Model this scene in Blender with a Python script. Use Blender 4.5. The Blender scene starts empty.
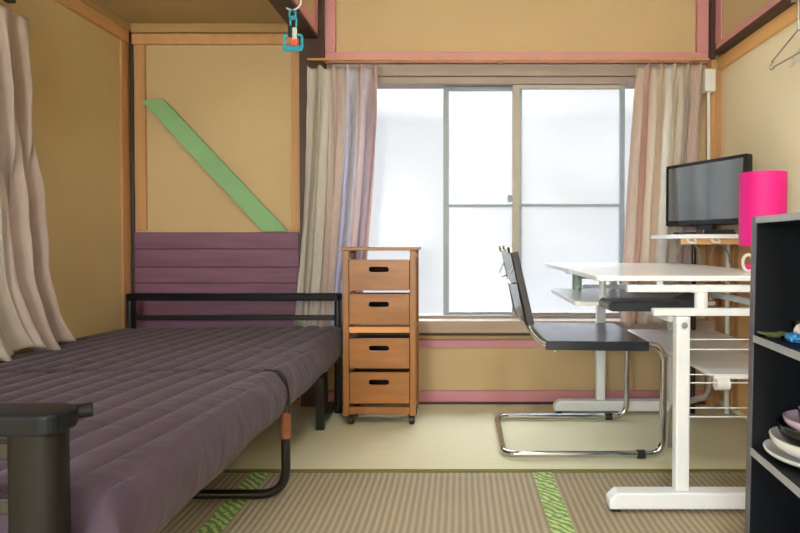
import bpy, bmesh, math, random
from mathutils import Vector, Matrix
random.seed(7)
S = bpy.context.scene
C = S.collection
PI = math.pi
F = 590.0; PX = 460.0; HY = 242.0; CH = 0.81; PITCH = math.radians(1.0)
CY = HY + F*math.tan(PITCH)

def at(px, py, Y):
    """world point that photograph pixel px,py has at distance Y"""
    k = (CY-py)/F
    c, s = math.cos(PITCH), math.sin(PITCH)
    z = Y*(k*c-s)/(c+k*s)
    return Vector(((px-PX)*(Y*c-z*s)/F, Y, CH+z))

# ------------------------------------------------------------------ materials
def srgb(r, g, b):
    def f(c):
        c /= 255.0
        return c/12.92 if c <= 0.04045 else ((c+0.055)/1.055)**2.4
    return (f(r), f(g), f(b), 1.0)

class N:
    def __init__(s, name):
        s.m = bpy.data.materials.new(name); s.m.use_nodes = True
        s.t = s.m.node_tree; s.b = s.t.nodes['Principled BSDF']; s.out = s.t.nodes['Material Output']
    def n(s, typ, **kw):
        x = s.t.nodes.new(typ)
        for k, v in kw.items():
            if k.startswith('_'): setattr(x, k[1:], v)
            else: x.inputs[k.replace('__', ' ')].default_value = v
        return x
    def l(s, a, b): s.t.links.new(a, b)

def mat(name, col, rough=0.5, metal=0.0, var=0.06, scale=(6, 6, 6), bump=0.0, bscale=60, spec=0.5, coat=0.0, detail=4, sheen=0.0, coords='Object', bstretch=(1,1,1)):
    q = N(name); b = q.b
    b.inputs['Roughness'].default_value = rough; b.inputs['Metallic'].default_value = metal
    b.inputs['Specular IOR Level'].default_value = spec; b.inputs['Coat Weight'].default_value = coat
    b.inputs['Sheen Weight'].default_value = sheen
    tc = q.n('ShaderNodeTexCoord')
    mp = q.n('ShaderNodeMapping'); mp.inputs['Scale'].default_value = scale
    q.l(tc.outputs[coords], mp.inputs['Vector'])
    no = q.n('ShaderNodeTexNoise', Scale=1.0, Detail=detail, Roughness=0.6)
    q.l(mp.outputs[0], no.inputs['Vector'])
    cr = q.n('ShaderNodeValToRGB')
    e = cr.color_ramp.elements
    e[0].position = 0.3; e[1].position = 0.7
    e[0].color = tuple(c*(1-var) for c in col[:3])+(1,)
    e[1].color = tuple(min(1, c*(1+var)) for c in col[:3])+(1,)
    q.l(no.outputs[0], cr.inputs[0]); q.l(cr.outputs[0], b.inputs['Base Color'])
    if bump:
        mp2 = q.n('ShaderNodeMapping'); mp2.inputs['Scale'].default_value = bstretch
        q.l(tc.outputs[coords], mp2.inputs['Vector'])
        n2 = q.n('ShaderNodeTexNoise', Scale=bscale, Detail=3.0)
        q.l(mp2.outputs[0], n2.inputs['Vector'])
        bp = q.n('ShaderNodeBump', Strength=bump, Distance=0.01)
        q.l(n2.outputs[0], bp.inputs['Height']); q.l(bp.outputs[0], b.inputs['Normal'])
    return q.m

M = {}
M['plaster'] = mat('sand_plaster', srgb(202, 178, 140), 0.9, var=0.04, scale=(1.5,1.5,1.5), bump=0.25, bscale=180, spec=0.2)
M['plaster_ochre'] = mat('ochre_plaster', srgb(206, 184, 138), 0.9, var=0.05, scale=(1.5,1.5,1.5), bump=0.25, bscale=180, spec=0.2)  # left wall's ochre tone, close to the sand plaster
M['plaster_cream'] = mat('cream_plaster', srgb(252, 242, 212), 0.9, var=0.02, scale=(1.5,1.5,1.5), bump=0.15, bscale=150, spec=0.2)
M['pink'] = mat('pink_paint', srgb(208, 148, 152), 0.5, var=0.05, scale=(3,3,3), bump=0.05)
M['pink_low'] = mat('rose_paint', srgb(200, 138, 152), 0.5, var=0.06, scale=(3,3,3), bump=0.05)
M['brown'] = mat('dark_brown_wood', srgb(70, 46, 40), 0.5, var=0.2, scale=(8,1,8), bump=0.1)
M['orange'] = mat('orange_wood', srgb(206, 158, 108), 0.5, var=0.1, scale=(20,3,20), bump=0.05)
M['orange_v'] = mat('orange_wood_upright', srgb(198, 150, 102), 0.5, var=0.1, scale=(20,20,2), bump=0.05)
M['orange_light'] = mat('honey_rail_wood', srgb(240, 190, 126), 0.5, var=0.06, scale=(20,3,20))
M['cove'] = mat('pale_cove', srgb(176, 146, 98), 0.7, var=0.05)
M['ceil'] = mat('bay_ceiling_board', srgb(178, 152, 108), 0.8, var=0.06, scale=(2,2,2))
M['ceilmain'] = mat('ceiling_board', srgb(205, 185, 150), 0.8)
M['wain'] = mat('wainscot_plywood', srgb(240, 192, 134), 0.45, var=0.12, scale=(2,1.2,9), bump=0.03, detail=6)
M['green'] = mat('green_paint', srgb(136, 182, 134), 0.6, var=0.08, scale=(4,4,4), bump=0.08, bscale=40)
M['sill'] = mat('sill_wood', srgb(172, 154, 136), 0.5, var=0.1, scale=(2,20,20))
M['head'] = mat('mauve_head', srgb(160, 146, 140), 0.5, var=0.05)
M['alu'] = mat('champagne_aluminium', srgb(172, 168, 158), 0.4, metal=0.0, var=0.03)
M['alu2'] = mat('glare_grey_aluminium', srgb(148, 162, 174), 0.4, metal=0.0, var=0.03)  # daylight glare on the stiles put into a blue grey
M['chest'] = mat('honey_wood', srgb(158, 103, 52), 0.36, var=0.2, scale=(3,20,24), bump=0.03, detail=6)
M['chest_v'] = mat('honey_wood_upright', srgb(156, 104, 56), 0.36, var=0.16, scale=(24,24,2.5), bump=0.03)
M['chest_pale'] = mat('pale_honey_wood', srgb(214, 150, 86), 0.4, var=0.1, scale=(3,20,20))
M['dark'] = mat('drawer_shade_brown', srgb(40, 26, 18), 0.8)  # shade inside the drawers put into a dark brown
M['blackplastic'] = mat('black_plastic', srgb(26, 26, 28), 0.4, var=0.1)
M['blackmetal'] = mat('black_painted_steel', srgb(20, 20, 24), 0.35, var=0.1, coat=0.3)
M['armtop'] = mat('black_arm_board', srgb(13, 17, 24), 0.4, spec=0.22, var=0.1)
M['post'] = mat('olive_black_steel', srgb(22, 21, 21), 0.42, metal=0.0, spec=0.2, var=0.1)
M['rust'] = mat('copper_sleeve', srgb(150, 92, 70), 0.5, var=0.2, scale=(40,40,40))
M['chrome'] = mat('chrome', srgb(196, 200, 206), 0.14, metal=1.0, var=0.02)
M['steel'] = mat('steel_wire', srgb(170, 170, 168), 0.3, metal=0.9, var=0.03)
M['seat'] = mat('black_leatherette', srgb(52, 57, 70), 0.24, var=0.1, bump=0.05, bscale=120)
M['white'] = mat('white_powder_steel', srgb(236, 242, 250), 0.35, var=0.02)
M['white_top'] = mat('white_gloss_board', srgb(244, 248, 252), 0.22, var=0.02, coat=0.1)
M['white_low'] = mat('white_shelf_board', srgb(240, 243, 248), 0.25, var=0.02)
M['greenglass'] = mat('sage_plastic', srgb(160, 182, 168), 0.3)
M['magenta'] = mat('magenta_fabric', srgb(226, 18, 138), 0.6, var=0.04, bump=0.05, bscale=300)
M['tvcase'] = mat('tv_black', srgb(22, 24, 28), 0.25, var=0.05)
M['tvscreen'] = mat('tv_screen_reflection_grey', srgb(96, 106, 112), 0.12, var=0.02, spec=1.0, coat=1.0)  # base lightened to grey, standing in for the room's reflection
M['bookcase'] = mat('black_melamine', srgb(13, 17, 24), 0.5, var=0.25, spec=0.3, scale=(30,30,3), detail=6)
M['bookedge'] = mat('grey_edge_band', srgb(92, 90, 100), 0.4, var=0.05)
M['whiteedge'] = mat('pale_edge_band', srgb(158, 162, 170), 0.35, var=0.12, scale=(30,30,30))  # pale band along the front of each shelf
M['china'] = mat('white_china', srgb(232, 232, 230), 0.15, var=0.02, coat=0.4)
M['lilacchina'] = mat('lilac_china', srgb(214, 196, 220), 0.15, var=0.02, coat=0.4)
M['blackchina'] = mat('black_lacquer', srgb(24, 22, 24), 0.2, var=0.05, coat=0.4)
M['cyan'] = mat('cyan_plastic', srgb(32, 164, 196), 0.35, var=0.05)
M['coral'] = mat('coral_plastic', srgb(226, 92, 84), 0.4)
M['whitepl'] = mat('white_plastic', srgb(226, 224, 218), 0.4)
M['greenplate'] = mat('olive_glazed', srgb(112, 118, 74), 0.4)
M['bluepack'] = mat('blue_film', srgb(50, 130, 190), 0.3)
M['cable'] = mat('grey_cable', srgb(150, 142, 134), 0.5)
M['darkslab'] = mat('dark_grey_slab', srgb(52, 58, 66), 0.3, var=0.3, scale=(5,5,5))
M['heri_dark'] = mat('rush_edge', srgb(112, 110, 52), 0.8, var=0.2, scale=(60,60,60))
M['bracket'] = mat('bracket_board', srgb(222, 178, 120), 0.5, var=0.08)

def mat_mattress():
    q = N('purple_quilted_cotton'); b = q.b
    b.inputs['Roughness'].default_value = 0.75; b.inputs['Sheen Weight'].default_value = 0.1
    b.inputs['Specular IOR Level'].default_value = 0.3
    tc = q.n('ShaderNodeTexCoord')
    no = q.n('ShaderNodeTexNoise', Scale=5.0, Detail=4.0); q.l(tc.outputs['Object'], no.inputs['Vector'])
    cr = q.n('ShaderNodeValToRGB'); e = cr.color_ramp.elements
    e[0].position = .3; e[1].position = .75; e[0].color = srgb(64, 50, 66); e[1].color = srgb(76, 61, 78)
    q.l(no.outputs[0], cr.inputs[0]); q.l(cr.outputs[0], b.inputs['Base Color'])
    mp = q.n('ShaderNodeMapping'); mp.inputs['Scale'].default_value = (5, 15, 9)
    q.l(tc.outputs['Object'], mp.inputs['Vector'])
    n1 = q.n('ShaderNodeTexNoise', Scale=1.0, Detail=3.0, Distortion=0.6); q.l(mp.outputs[0], n1.inputs['Vector'])
    bp = q.n('ShaderNodeBump', Strength=0.55, Distance=0.02)
    q.l(n1.outputs[0], bp.inputs['Height']); q.l(bp.outputs[0], b.inputs['Normal'])
    return q.m
M['mattress'] = mat_mattress()

def mat_purple():
    q = N('purple_painted_planks'); b = q.b; b.inputs['Roughness'].default_value = 0.6
    tc = q.n('ShaderNodeTexCoord'); mp = q.n('ShaderNodeMapping'); mp.inputs['Scale'].default_value = (3, 3, 40)
    q.l(tc.outputs['Object'], mp.inputs['Vector'])
    no = q.n('ShaderNodeTexNoise', Scale=1.0, Detail=6.0); q.l(mp.outputs[0], no.inputs['Vector'])
    cr = q.n('ShaderNodeValToRGB'); e = cr.color_ramp.elements
    e[0].position = .3; e[1].position = .7; e[0].color = srgb(112, 76, 102); e[1].color = srgb(130, 92, 118)
    q.l(no.outputs[0], cr.inputs[0]); q.l(cr.outputs[0], b.inputs['Base Color'])
    return q.m
M['purple'] = mat_purple()

def mat_tatami(name, c1, c2, axis, freq, amt):
    """woven rush: ribs along one axis, fine weft on the other"""
    q = N(name); b = q.b; b.inputs['Roughness'].default_value = 0.6; b.inputs['Specular IOR Level'].default_value = 0.35
    tc = q.n('ShaderNodeTexCoord')
    w = q.n('ShaderNodeTexWave', _wave_type='BANDS', _bands_direction=axis, Scale=freq, Distortion=0.3, Detail=1.0)
    q.l(tc.outputs['Object'], w.inputs['Vector'])
    w2 = q.n('ShaderNodeTexWave', _wave_type='BANDS', _bands_direction=('Y' if axis == 'X' else 'X'), Scale=freq*1.3, Distortion=1.0, Detail=1.0)
    q.l(tc.outputs['Object'], w2.inputs['Vector'])
    no = q.n('ShaderNodeTexNoise', Scale=2.2, Detail=5.0); q.l(tc.outputs['Object'], no.inputs['Vector'])
    mx = q.n('ShaderNodeMix', _data_type='RGBA'); mx.inputs[6].default_value = c1; mx.inputs[7].default_value = c2
    ml = q.n('ShaderNodeMath', _operation='MULTIPLY'); ml.inputs[1].default_value = amt
    q.l(w.outputs['Fac'], ml.inputs[0])
    ad = q.n('ShaderNodeMath', _operation='MULTIPLY_ADD'); ad.inputs[1].default_value = 0.14; q.l(w2.outputs['Fac'], ad.inputs[0]); q.l(ml.outputs[0], ad.inputs[2])
    ad2 = q.n('ShaderNodeMath', _operation='MULTIPLY_ADD'); ad2.inputs[1].default_value = 0.35; q.l(no.outputs[0], ad2.inputs[0]); q.l(ad.outputs[0], ad2.inputs[2])
    q.l(ad2.outputs[0], mx.inputs[0]); q.l(mx.outputs[2], b.inputs['Base Color'])
    bp = q.n('ShaderNodeBump', Strength=0.35, Distance=0.004); q.l(w.outputs['Fac'], bp.inputs['Height']); q.l(bp.outputs[0], b.inputs['Normal'])
    return q.m
M['tatami_front'] = mat_tatami('rush_mat_ribbed', srgb(126, 113, 92), srgb(186, 174, 146), 'X', 15.0, 0.55)
M['tatami_back'] = mat_tatami('rush_mat_pale', srgb(212, 208, 176), srgb(236, 232, 202), 'Y', 24.0, 0.3)

def mat_heri():
    """green brocade: repeating light leaf motif on two strips"""
    q = N('green_brocade'); b = q.b; b.inputs['Roughness'].default_value = 0.7
    tc = q.n('ShaderNodeTexCoord')
    w = q.n('ShaderNodeTexWave', _wave_type='BANDS', _bands_direction='DIAGONAL', Scale=20.0, Distortion=4.5, Detail=2.0)
    q.l(tc.outputs['Object'], w.inputs['Vector'])
    v = q.n('ShaderNodeTexVoronoi', Scale=62.0); q.l(tc.outputs['Object'], v.inputs['Vector'])
    md = q.n('ShaderNodeMath', _operation='MULTIPLY'); q.l(w.outputs['Fac'], md.inputs[0]); q.l(v.outputs['Distance'], md.inputs[1])
    cr = q.n('ShaderNodeValToRGB'); e = cr.color_ramp.elements
    e[0].position = .12; e[1].position = .35; e[0].color = srgb(112, 152, 80); e[1].color = srgb(190, 212, 146)
    q.l(md.outputs[0], cr.inputs[0]); q.l(cr.outputs[0], b.inputs['Base Color'])
    return q.m
M['heri'] = mat_heri()

def mat_curtain(name, stops, transl=0.48):
    """woven stripes across the cloth (UV u); cloth passes some light"""
    q = N(name); t = q.t; b = q.b; b.inputs['Roughness'].default_value = 0.8; b.inputs['Specular IOR Level'].default_value = 0.2
    uv = q.n('ShaderNodeTexCoord'); sx = q.n('ShaderNodeSeparateXYZ'); q.l(uv.outputs['UV'], sx.inputs[0])
    cr = q.n('ShaderNodeValToRGB'); r = cr.color_ramp
    while len(r.elements) < len(stops): r.elements.new(0.5)
    for e, (p, c) in zip(r.elements, stops): e.position = p; e.color = srgb(*c)
    q.l(sx.outputs[0], cr.inputs[0])
    mp = q.n('ShaderNodeMapping'); mp.inputs['Scale'].default_value = (70, 26, 1); q.l(uv.outputs['UV'], mp.inputs['Vector'])
    no = q.n('ShaderNodeTexNoise', Scale=1.0, Detail=5.0); q.l(mp.outputs[0], no.inputs['Vector'])
    mx = q.n('ShaderNodeMix', _data_type='RGBA', _blend_type='MULTIPLY'); mx.inputs[0].default_value = 0.22
    q.l(cr.outputs[0], mx.inputs[6]); q.l(no.outputs[0], mx.inputs[7]); q.l(mx.outputs[2], b.inputs['Base Color'])
    tr = q.n('ShaderNodeBsdfTranslucent'); q.l(mx.outputs[2], tr.inputs['Color'])
    ms = q.n('ShaderNodeMixShader'); ms.inputs[0].default_value = transl
    q.l(b.outputs[0], ms.inputs[1]); q.l(tr.outputs[0], ms.inputs[2]); q.l(ms.outputs[0], q.out.inputs['Surface'])
    bp = q.n('ShaderNodeBump', Strength=0.3, Distance=0.004); q.l(no.outputs[0], bp.inputs['Height']); q.l(bp.outputs[0], b.inputs['Normal'])
    return q.m
be, pk, lv, wh, tn, rs = (240, 232, 220), (236, 216, 210), (234, 232, 246), (246, 244, 240), (234, 222, 206), (236, 218, 210)
M['cur_l'] = mat_curtain('striped_curtain_cloth', [(0, wh), (.14, (222,214,200)), (.24, wh), (.32, be), (.42, pk), (.5, (232,216,208)), (.57, lv), (.68, (222,222,232)), (.76, pk), (.84, lv), (.92, (210,190,196)), (1, pk)])
M['cur_r'] = mat_curtain('striped_curtain_cloth_warm', [(0, (236,220,206)), (.12, rs), (.2, (214,176,160)), (.28, be), (.4, (226,206,184)), (.48, wh), (.6, tn), (.68, be), (.78, (222,210,200)), (.86, pk), (1, tn)])
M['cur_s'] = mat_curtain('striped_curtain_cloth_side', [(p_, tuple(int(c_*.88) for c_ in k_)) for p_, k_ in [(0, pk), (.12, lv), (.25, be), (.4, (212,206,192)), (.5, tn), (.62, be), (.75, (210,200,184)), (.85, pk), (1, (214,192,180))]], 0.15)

def mat_frost(name, t=0.75, tint=(0.97,0.98,1.0)):
    q = N(name); q.t.nodes.remove(q.b)
    a = q.n('ShaderNodeBsdfTransparent'); a.inputs[0].default_value = tint+(1,)
    b = q.n('ShaderNodeBsdfTranslucent'); b.inputs[0].default_value = (0.92, 0.93, 0.94, 1)
    tc = q.n('ShaderNodeTexCoord'); no = q.n('ShaderNodeTexNoise', Scale=1.6, Detail=2.0); q.l(tc.outputs['Object'], no.inputs['Vector'])
    mr = q.n('ShaderNodeMapRange'); mr.inputs[3].default_value = 1-t-0.05; mr.inputs[4].default_value = 1-t+0.05
    q.l(no.outputs[0], mr.inputs[0])
    m = q.n('ShaderNodeMixShader'); q.l(mr.outputs[0], m.inputs[0])
    q.l(a.outputs[0], m.inputs[1]); q.l(b.outputs[0], m.inputs[2])
    g = q.n('ShaderNodeBsdfGlossy'); g.inputs['Roughness'].default_value = 0.3
    m2 = q.n('ShaderNodeMixShader'); m2.inputs[0].default_value = 0.04
    q.l(m.outputs[0], m2.inputs[1]); q.l(g.outputs[0], m2.inputs[2]); q.l(m2.outputs[0], q.out.inputs['Surface'])
    return q.m
M['frost'] = mat_frost('frosted_glass', 0.9, (.92,.925,.925))
M['frost2'] = mat_frost('light_frosted_glass', 0.9, (.93,.935,.935))
def mat_clear():
    q = N('clear_glass'); b = q.b
    b.inputs['Base Color'].default_value = (0.9, 0.95, 0.97, 1); b.inputs['Roughness'].default_value = 0.03
    b.inputs['Transmission Weight'].default_value = 1.0; b.inputs['IOR'].default_value = 1.45
    return q.m
M['glass'] = mat_clear()
def mat_emit(name, col, st):
    q = N(name); b = q.b
    b.inputs['Emission Color'].default_value = col; b.inputs['Emission Strength'].default_value = st
    return q.m
M['ceilfill'] = mat_emit('ceiling_fill_glow', (0.86, 0.94, 1.0, 1), 56.0)  # glow of the added ceiling fill light
M['lanternfill'] = mat_emit('lantern_fill_glow', (0.86, 0.94, 1.0, 1), 35.0)  # glow of the added rear fill lantern

# ------------------------------------------------------------------ mesh helpers
def box(bm, x0, x1, y0, y1, z0, z1, mx=None):
    vs = [Vector((x, y, z)) for x in (x0, x1) for y in (y0, y1) for z in (z0, z1)]
    if mx is not None: vs = [mx @ v for v in vs]
    v = [bm.verts.new(p) for p in vs]
    for f in ((0,1,3,2), (4,6,7,5), (0,4,5,1), (2,3,7,6), (0,2,6,4), (1,5,7,3)):
        bm.faces.new([v[i] for i in f])

def fillet(pts, r, n=6, closed=False):
    pts = [Vector(p) for p in pts]; out = []
    m = len(pts)
    for i in range(m):
        if not closed and i in (0, m-1): out.append(pts[i]); continue
        a, b, c = pts[i-1], pts[i], pts[(i+1) % m]
        u = (a-b); w = (c-b); lu, lw = u.length, w.length
        rr = min(r, lu*0.49, lw*0.49); u.normalize(); w.normalize()
        p0 = b+u*rr; p1 = b+w*rr
        for k in range(n+1):
            t = k/n; out.append(p0*(1-t)**2 + b*2*t*(1-t) + p1*t*t)
    return out

def tube(bm, pts, r, seg=10, closed=False, flat=1.0):
    pts = [Vector(p) for p in pts]
    q = [pts[0]]
    for p in pts[1:]:
        if (p-q[-1]).length > 1e-5: q.append(p)
    pts = q; n = len(pts)
    if n < 2: return
    t0 = (pts[1]-pts[0]).normalized()
    up = Vector((0, 0, 1)) if abs(t0.z) < 0.9 else Vector((0, 1, 0))
    nx = t0.cross(up).normalized(); rings = []
    for i in range(n):
        if closed: t = (pts[(i+1) % n]-pts[i-1]).normalized()
        else: t = (pts[min(i+1, n-1)]-pts[max(i-1, 0)]).normalized()
        nx = (nx - t*nx.dot(t)).normalized(); ny = t.cross(nx)
        rings.append([bm.verts.new(pts[i] + nx*(r*math.cos(2*PI*k/seg)) + ny*(r*flat*math.sin(2*PI*k/seg))) for k in range(seg)])
    for i in range(n if closed else n-1):
        a, b = rings[i], rings[(i+1) % n]
        for k in range(seg): bm.faces.new((a[k], a[(k+1) % seg], b[(k+1) % seg], b[k]))
    if not closed:
        bm.faces.new(rings[0][::-1]); bm.faces.new(rings[-1])

def lathe(bm, prof, c=(0,0,0), seg=32, mx=None, close=True):
    c = Vector(c); rings = []
    for r, z in prof:
        if r < 1e-5:
            p = Vector((0, 0, z)); p = (mx @ p if mx is not None else p)+c
            rings.append([bm.verts.new(p)])
        else:
            ring = []
            for k in range(seg):
                p = Vector((r*math.cos(2*PI*k/seg), r*math.sin(2*PI*k/seg), z)); p = (mx @ p if mx is not None else p)+c
                ring.append(bm.verts.new(p))
            rings.append(ring)
    for a, b in zip(rings, rings[1:]):
        for k in range(seg):
            k2 = (k+1) % seg
            if len(a) == 1 and len(b) == 1: continue
            if len(a) == 1: bm.faces.new((a[0], b[k2], b[k]))
            elif len(b) == 1: bm.faces.new((a[k], a[k2], b[0]))
            else: bm.faces.new((a[k], a[k2], b[k2], b[k]))
    if close:
        if len(rings[0]) > 1: bm.faces.new(rings[0][::-1])
        if len(rings[-1]) > 1: bm.faces.new(rings[-1])

def prism(bm, poly, ax, a, b):
    """2-D outline pushed along an axis; ax names the axis"""
    def P(u, v, w): return {'x': (w, u, v), 'y': (u, w, v), 'z': (u, v, w)}[ax]
    A = [bm.verts.new(P(u, v, a)) for u, v in poly]; B = [bm.verts.new(P(u, v, b)) for u, v in poly]
    n = len(poly)
    for i in range(n): bm.faces.new((A[i], A[(i+1) % n], B[(i+1) % n], B[i]))
    bm.faces.new(A[::-1]); bm.faces.new(B)

def rrect(x0, x1, y0, y1, r, n=5):
    out = []
    for cx, cy, a0 in ((x1-r, y1-r, 0), (x0+r, y1-r, 90), (x0+r, y0+r, 180), (x1-r, y0+r, 270)):
        for k in range(n+1):
            a = math.radians(a0+90*k/n); out.append((cx+r*math.cos(a), cy+r*math.sin(a)))
    return out

def obj(name, bm, m, parent=None, bevel=0.0, smooth=False, bseg=2, recalc=True, label=None):
    if recalc: bmesh.ops.recalc_face_normals(bm, faces=bm.faces[:])
    me = bpy.data.meshes.new(name); bm.to_mesh(me); bm.free()
    me.materials.append(M[m] if isinstance(m, str) else m)
    o = bpy.data.objects.new(name, me); C.objects.link(o)
    if smooth:
        me.polygons.foreach_set('use_smooth', [True]*len(me.polygons)); me.set_sharp_from_angle(angle=math.radians(40))
    if bevel:
        b = o.modifiers.new('bevel', 'BEVEL'); b.width = bevel; b.segments = bseg; b.limit_method = 'ANGLE'; b.angle_limit = math.radians(40)
        b.harden_normals = False
    if parent is not None:
        o.parent = parent
        if parent.type == 'EMPTY': o.matrix_parent_inverse = parent_mat(parent).inverted()
        else: o.matrix_parent_inverse = parent_mat(parent).inverted()
    if label: o['label'] = label
    return o

def parent_mat(p):
    m = Matrix.LocRotScale(p.location, p.rotation_euler, p.scale)
    if p.parent is not None:
        m = parent_mat(p.parent) @ p.matrix_parent_inverse @ m
    return m

def thing(name, label, cat, loc=(0,0,0), rz=0, group=None):
    o = bpy.data.objects.new(name, None); C.objects.link(o); o.location = loc; o.rotation_euler = (0, 0, rz)
    o.empty_display_size = 0.05
    o['label'] = label; o['category'] = cat
    if group: o['group'] = group
    return o

def tag(o, label, cat, group=None, kind=None):
    o['label'] = label; o['category'] = cat
    if group: o['group'] = group
    if kind: o['kind'] = kind
    return o

def nb(): return bmesh.new()
def bx(name, m, x0, x1, y0, y1, z0, z1, parent=None, bevel=0.0, mx=None, label=None):
    bm = nb(); box(bm, x0, x1, y0, y1, z0, z1, mx); return obj(name, bm, m, parent, bevel, label=label)
def struct(o): o['kind'] = 'structure'; return o

# ------------------------------------------------------------------ room
WB = 2.95      # window wall
XL = -1.65     # left wall of the sleeping bay
XR = 1.30      # right wall
YN = -1.7      # rear of the room
WX0, WX1, WZ0, WZ1 = -0.62, 1.06, 0.425, 1.60

floor = struct(bx('floor', 'brown', XL-.1, XR+.15, YN, WB+.1, -.12, -.012))
def mat_piece(x0, x1, y0, y1, m):
    return bx('tatami_mat', m, x0, x1, y0, y1, -.012, 0, floor, bevel=0.0015)
mat_piece(XL, XR, 2.075, WB, 'tatami_back')
t1 = mat_piece(XL, -.70, .30, 2.068, 'tatami_front'); t2 = mat_piece(-.699, .288, .30, 2.068, 'tatami_front')
t3 = mat_piece(.289, XR, .30, 2.068, 'tatami_front'); mat_piece(XL, XR, YN, .298, 'tatami_back')
for x in (-.70, .288):
    for k in (-1, 1):
        bx('border_strip', 'heri', x-.033 if k < 0 else x+.0008, x-.0008 if k < 0 else x+.033, .30, 2.066, -.004, .0012, floor, label='green brocade border')
bx('border_strip', 'heri_dark', -1.62, XR-.005, 2.058, 2.082, -.004, .004, floor, bevel=.0015, label='olive rush edge between the mats')

# window wall
bm = nb()
box(bm, XL, WX0, WB, WB+.12, 0, 2.45); box(bm, WX1, XR+.1, WB, WB+.12, 0, 2.45)
box(bm, WX0, WX1, WB, WB+.12, 0, WZ0-.06); box(bm, WX0, WX1, WB, WB+.12, 1.69, 2.45)
wall_back = struct(obj('wall_back', bm, 'plaster'))
# right wall: lower face set back behind the upper
wr = struct(bx('wall_right', 'plaster_cream', XR, XR+.1, YN, WB, 0, 1.745))
wru = struct(bx('wall_right', 'plaster', 1.247, XR+.1, YN, WB, 1.745, 2.45))
bx('wainscot', 'wain', XR-.012, XR, YN+.01, WB-.035, .03, .835, wr, label='orange plywood lining of the lower wall')
for y in (2.74, 1.83, .92):
    bx('wainscot_joint', 'orange_v', XR-.018, XR-.011, y-.018, y+.018, .03, .835, wr, label='upright batten over a plywood joint')
# left wall with a window added out of view behind the camera, for fill light
LW = (-1.25, .45, .75, 1.70)
bm = nb()
box(bm, XL-.1, XL, YN, LW[0], 0, 2.45); box(bm, XL-.1, XL, LW[1], WB, 0, 2.45)
box(bm, XL-.1, XL, LW[0], LW[1], 0, LW[2]); box(bm, XL-.1, XL, LW[0], LW[1], LW[3], 2.45)
wall_left = struct(obj('wall_left', bm, 'plaster_ochre'))
struct(bx('wall_rear', 'plaster_cream', XL-.1, XR+.1, YN-.1, YN, 0, 2.45))
struct(bx('ceiling', 'ceilmain', XL-.1, XR+.1, YN-.1, WB+.12, 2.45, 2.5))
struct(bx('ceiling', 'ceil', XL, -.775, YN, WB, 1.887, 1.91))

tn_ = [0]
def trim(m, x0, x1, y0, y1, z0, z1, bevel=.002, mx=None):
    tn_[0] += 1
    return struct(bx('trim_%d' % tn_[0], m, x0, x1, y0, y1, z0, z1, None, bevel, mx))
# upper window wall: pink frame
def zb(py, Y=WB): return at(PX, py, Y).z
def xb(px, py=200, Y=WB): return at(px, py, Y).x
PB = WB-.03
trim('brown', xb(303.5), xb(327), WB-.07, WB, 0, 1.795)                       # pillar between bay and window
trim('brown', xb(322), xb(327), WB-.07, WB, 1.7955, 2.45)
trim('pink', xb(327), xb(337), PB, WB, zb(54)+.0005, 2.45)
trim('pink', xb(694), xb(705), PB, WB, zb(54)+.0005, 2.45)
trim('pink', xb(327), xb(705), PB, WB, 1.693, zb(54))
trim('brown', xb(705.3), 1.246, PB-.03, WB, 1.70, 2.45)
trim('orange_v', xb(705.3), 1.249, PB-.028, WB, 0, 1.699)
# bay beam running to the camera
BX0, BX1 = -.783, -.69
trim('brown', BX0, BX1, YN, WB-.071, 1.795, 1.81)
trim('pink', BX0+.01, BX1+.004, YN, WB-.08, 1.811, 1.862)
trim('pink', BX1-.02, BX1+.004, WB-.15, WB-.08, 1.8625, 2.45)
trim('plaster', BX0+.008, BX1, YN, WB-.151, 1.8625, 2.45, 0)
# right wall rails
trim('brown', 1.242, XR, YN, WB-.061, 1.722, 1.7445)
trim('pink', 1.241, 1.2465, YN, WB-.10, 1.745, 1.775)
trim('pink', 1.241, 1.2465, WB-.13, WB-.062, 1.7755, 2.45)
trim('orange_light', XR-.022, XR, YN, WB-.005, 1.662, 1.7215)
trim('orange_v', XR-.05, XR-.0005, WB-.010, WB-.0005, .0, 1.66)
# bay: back wall and left wall trims
bl, br = XL+.03, xb(303)-.001
trim('cove', bl, br, WB-.03, WB, 1.842, 1.886)
trim('orange', bl, br, WB-.022, WB, 1.787, 1.838)
trim('orange_v', bl+.015, bl+.06, WB-.018, WB, .87, 1.786)
trim('orange_v', br-.05, br, WB-.018, WB, .87, 1.786)
trim('brown', XL+.012, XL+.029, WB-.014, WB-.0005, .0, 1.886)
trim('orange', XL, XL+.022, YN, WB-.031, 1.79, 1.846)
trim('cove', XL, XL+.03, YN, WB-.031, 1.847, 1.886)
trim('orange_v', XL, XL+.012, WB-.080, WB-.02, .0, 1.789)
# under the window
trim('pink_low', BX1+.03, XR-.052, WB-.015, WB, .284, .322)
trim('pink_low', BX1+.03, XR-.052, WB-.018, WB, .012, .066)
trim('brown', BX1+.03, XR-.052, WB-.022, WB, .0005, .0115)
trim('brown', BX1+.03, XR-.052, WB-.03, WB, .345, .364)
trim('sill', BX1+.03, XR-.052, WB-.085, WB-.001, .366, .426, .004)

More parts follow.
